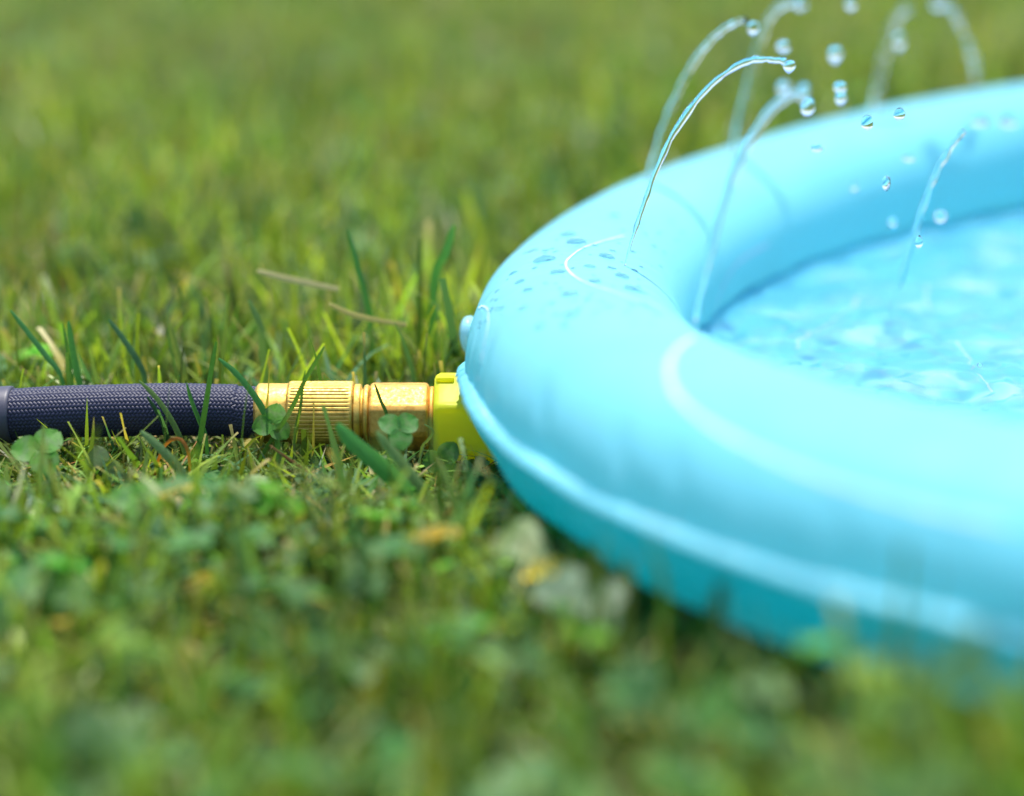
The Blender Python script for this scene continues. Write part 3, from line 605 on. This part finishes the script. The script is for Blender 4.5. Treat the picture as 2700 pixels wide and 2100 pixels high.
def drop(x, y, Y, r, sx, sz, label, seed, am=.10):
    o = blob('water_drop', at(x, y, Y), r*1.3*sx, r*1.3, r*1.2*sz, JET, None, seed, am, 14, 18); return tag(caustic(o), label, 'water drop', g1)
for k, a in enumerate([
    (1606, 60, .140, .0024, 1, 1.2, 'drop at the tip of the jet behind the sharp one'),
    (1683, 143, .004, .0021, 1.1, 1.25, 'crisp drop at the tip of the sharpest jet'),
    (1670, 100, .17, .0027, 1, 1.2, 'round blurred drop just above the sharpest jet tip'),
    (1672, 188, -.115, .0022, 1, 1.1, 'blurred drop above the soft inner jet, under the crisp drop'),
    (1714, 190, -.11, .0019, 1, 1.1, 'blurred drop touching the tip of the soft inner jet'),
    (1722, 228, -.03, .0024, 1, 1.5, 'elongated drop falling from the soft inner jet tip'),
    (1781, 118, .20, .0032, .9, 1.25, 'large blurred drop high above the far ring'),
    (1792, 186, .12, .0028, 1.1, .8, 'upper of two joined drops below the large blurred drop'),
    (1793, 212, .12, .0025, .9, 1.1, 'lower of two joined drops below the large blurred drop'),
    (2004, 8, .38, .0034, 1.2, 1.0, 'blurred drop above the broken stream beyond the far ring'),
    (1815, 8, .24, .0028, 1, 1.2, 'blurred drop cut off by the top of the picture'),
    (1708, 8, .250, .0032, 1.1, 1.0, 'blurred drop at the end of the thick jet'),
    (1918, 90, .300, .0032, .9, 1.25, 'pale drop in front of the faint far jet'),
    (1850, 263, .050, .0026, 1, 1.1, 'drop against the far edge of the ring'),
    (1918, 244, .040, .0022, .9, 1.2, 'small drop right beside the drop at the far ring edge'),
    (1890, 392, .05, .0020, .8, 1.5, 'streaky drop over the inner wall of the far ring'),
    (1822, 398, .15, .0019, 1, 1.1, 'faint drop beside the streaky drop over the inner wall'),
    (1938, 338, .14, .0021, 1.2, .9, 'faint drop above the streaky drop over the inner wall'),
    (1742, 318, .080, .0020, 1.2, .9, 'faint drop over the blue ring close to the thick jet'),
    (2006, 462, .11, .0023, 1, 1.3, 'drop beside the jet inside the pool'),
    (1904, 474, .13, .0020, 1, 1.1, 'faint drop on the other side of the jet inside the pool'),
    (1960, 516, .020, .0018, .8, 1.5, 'thin drop hanging by the jet inside the pool'),
    (2090, 258, -.120, .0022, 1.2, 1, 'blurred violet drop over the far ring'),
    (2152, 258, -.130, .0023, 1.2, 1, 'blurred violet drop close to the picture edge'),
    (2090, 779, -.005, .0009, 1, 1, 'tiny crisp drop over the rippling water')]):
    drop(*a[:6], a[6], 30+k)
# beads lying on the tube: (x, y, half width) measured on the photograph
def zc_(x, y): return (1180+x/2.663)/K, (550+y/2.663)/K
BEAD_LABEL = {100: 'large water bead on the ring, outside the white printed curve', 101: 'widest water bead on the ring, above the white printed curve', 102: 'large water bead on the ring between printed curve and sharp jet',
              115: 'large water bead on the ring, closest to the inner edge', 113: 'large water bead on the ring just below the foot of the sharp jet', 123: 'high flat water bead on the ring behind the widest one',
              107: 'long water bead touching the bend of the white printed curve', 116: 'flat water bead below the white printed curve, towards the seam', 125: 'highest water bead on the ring, left behind the sharp jet'}
def bead(X, Y, hw, seed):
    h, n = hit(X, Y, BU)
    if h is None: return
    if n.dot(CAM-h) < 0: n = -n
    r = hw; o = blob('water_bead', h+n*r*.02, r, r*.9, r*.36, BEAD, None, seed, .09, 10, 18); o.rotation_euler = n.to_track_quat('Z', 'Y').to_euler()
    tag(caustic(o), BEAD_LABEL.get(seed, 'middle sized clear water bead lying on the wet crown of the blue ring' if hw > .0020 else 'tiny clear water bead lying on the wet crown of the blue ring'), 'water bead', g2)
for k, (x, y, hw) in enumerate([(680, 360, 95), (905, 240, 100), (1120, 340, 75), (610, 420, 28), (460, 455, 40), (510, 515, 45), (565, 572, 48), (775, 448, 60), (340, 645, 22), (350, 580, 25), (350, 705, 20),
                                (690, 525, 25), (1000, 410, 50), (1225, 478, 70), (1035, 512, 52), (1305, 570, 75), (840, 605, 60), (860, 745, 55), (640, 830, 40), (900, 600, 30), (1150, 420, 40), (600, 300, 45), (690, 295, 32), (850, 185, 70),
                                (980, 640, 35), (1170, 50, 50), (760, 530, 18), (420, 500, 14), (530, 700, 34), (1400, 690, 40), (1080, 655, 26), (730, 665, 30)]):
    X, Y = zc_(x, y); bead(X, Y, hw/2.663/5600*.9, 100+k)
r_ = np.random.default_rng(77)
for k in range(110):
    X, Y = zc_(r_.uniform(200, 1650), r_.uniform(60, 860)); bead(X, Y, r_.uniform(.0006, .0019), 200+k)
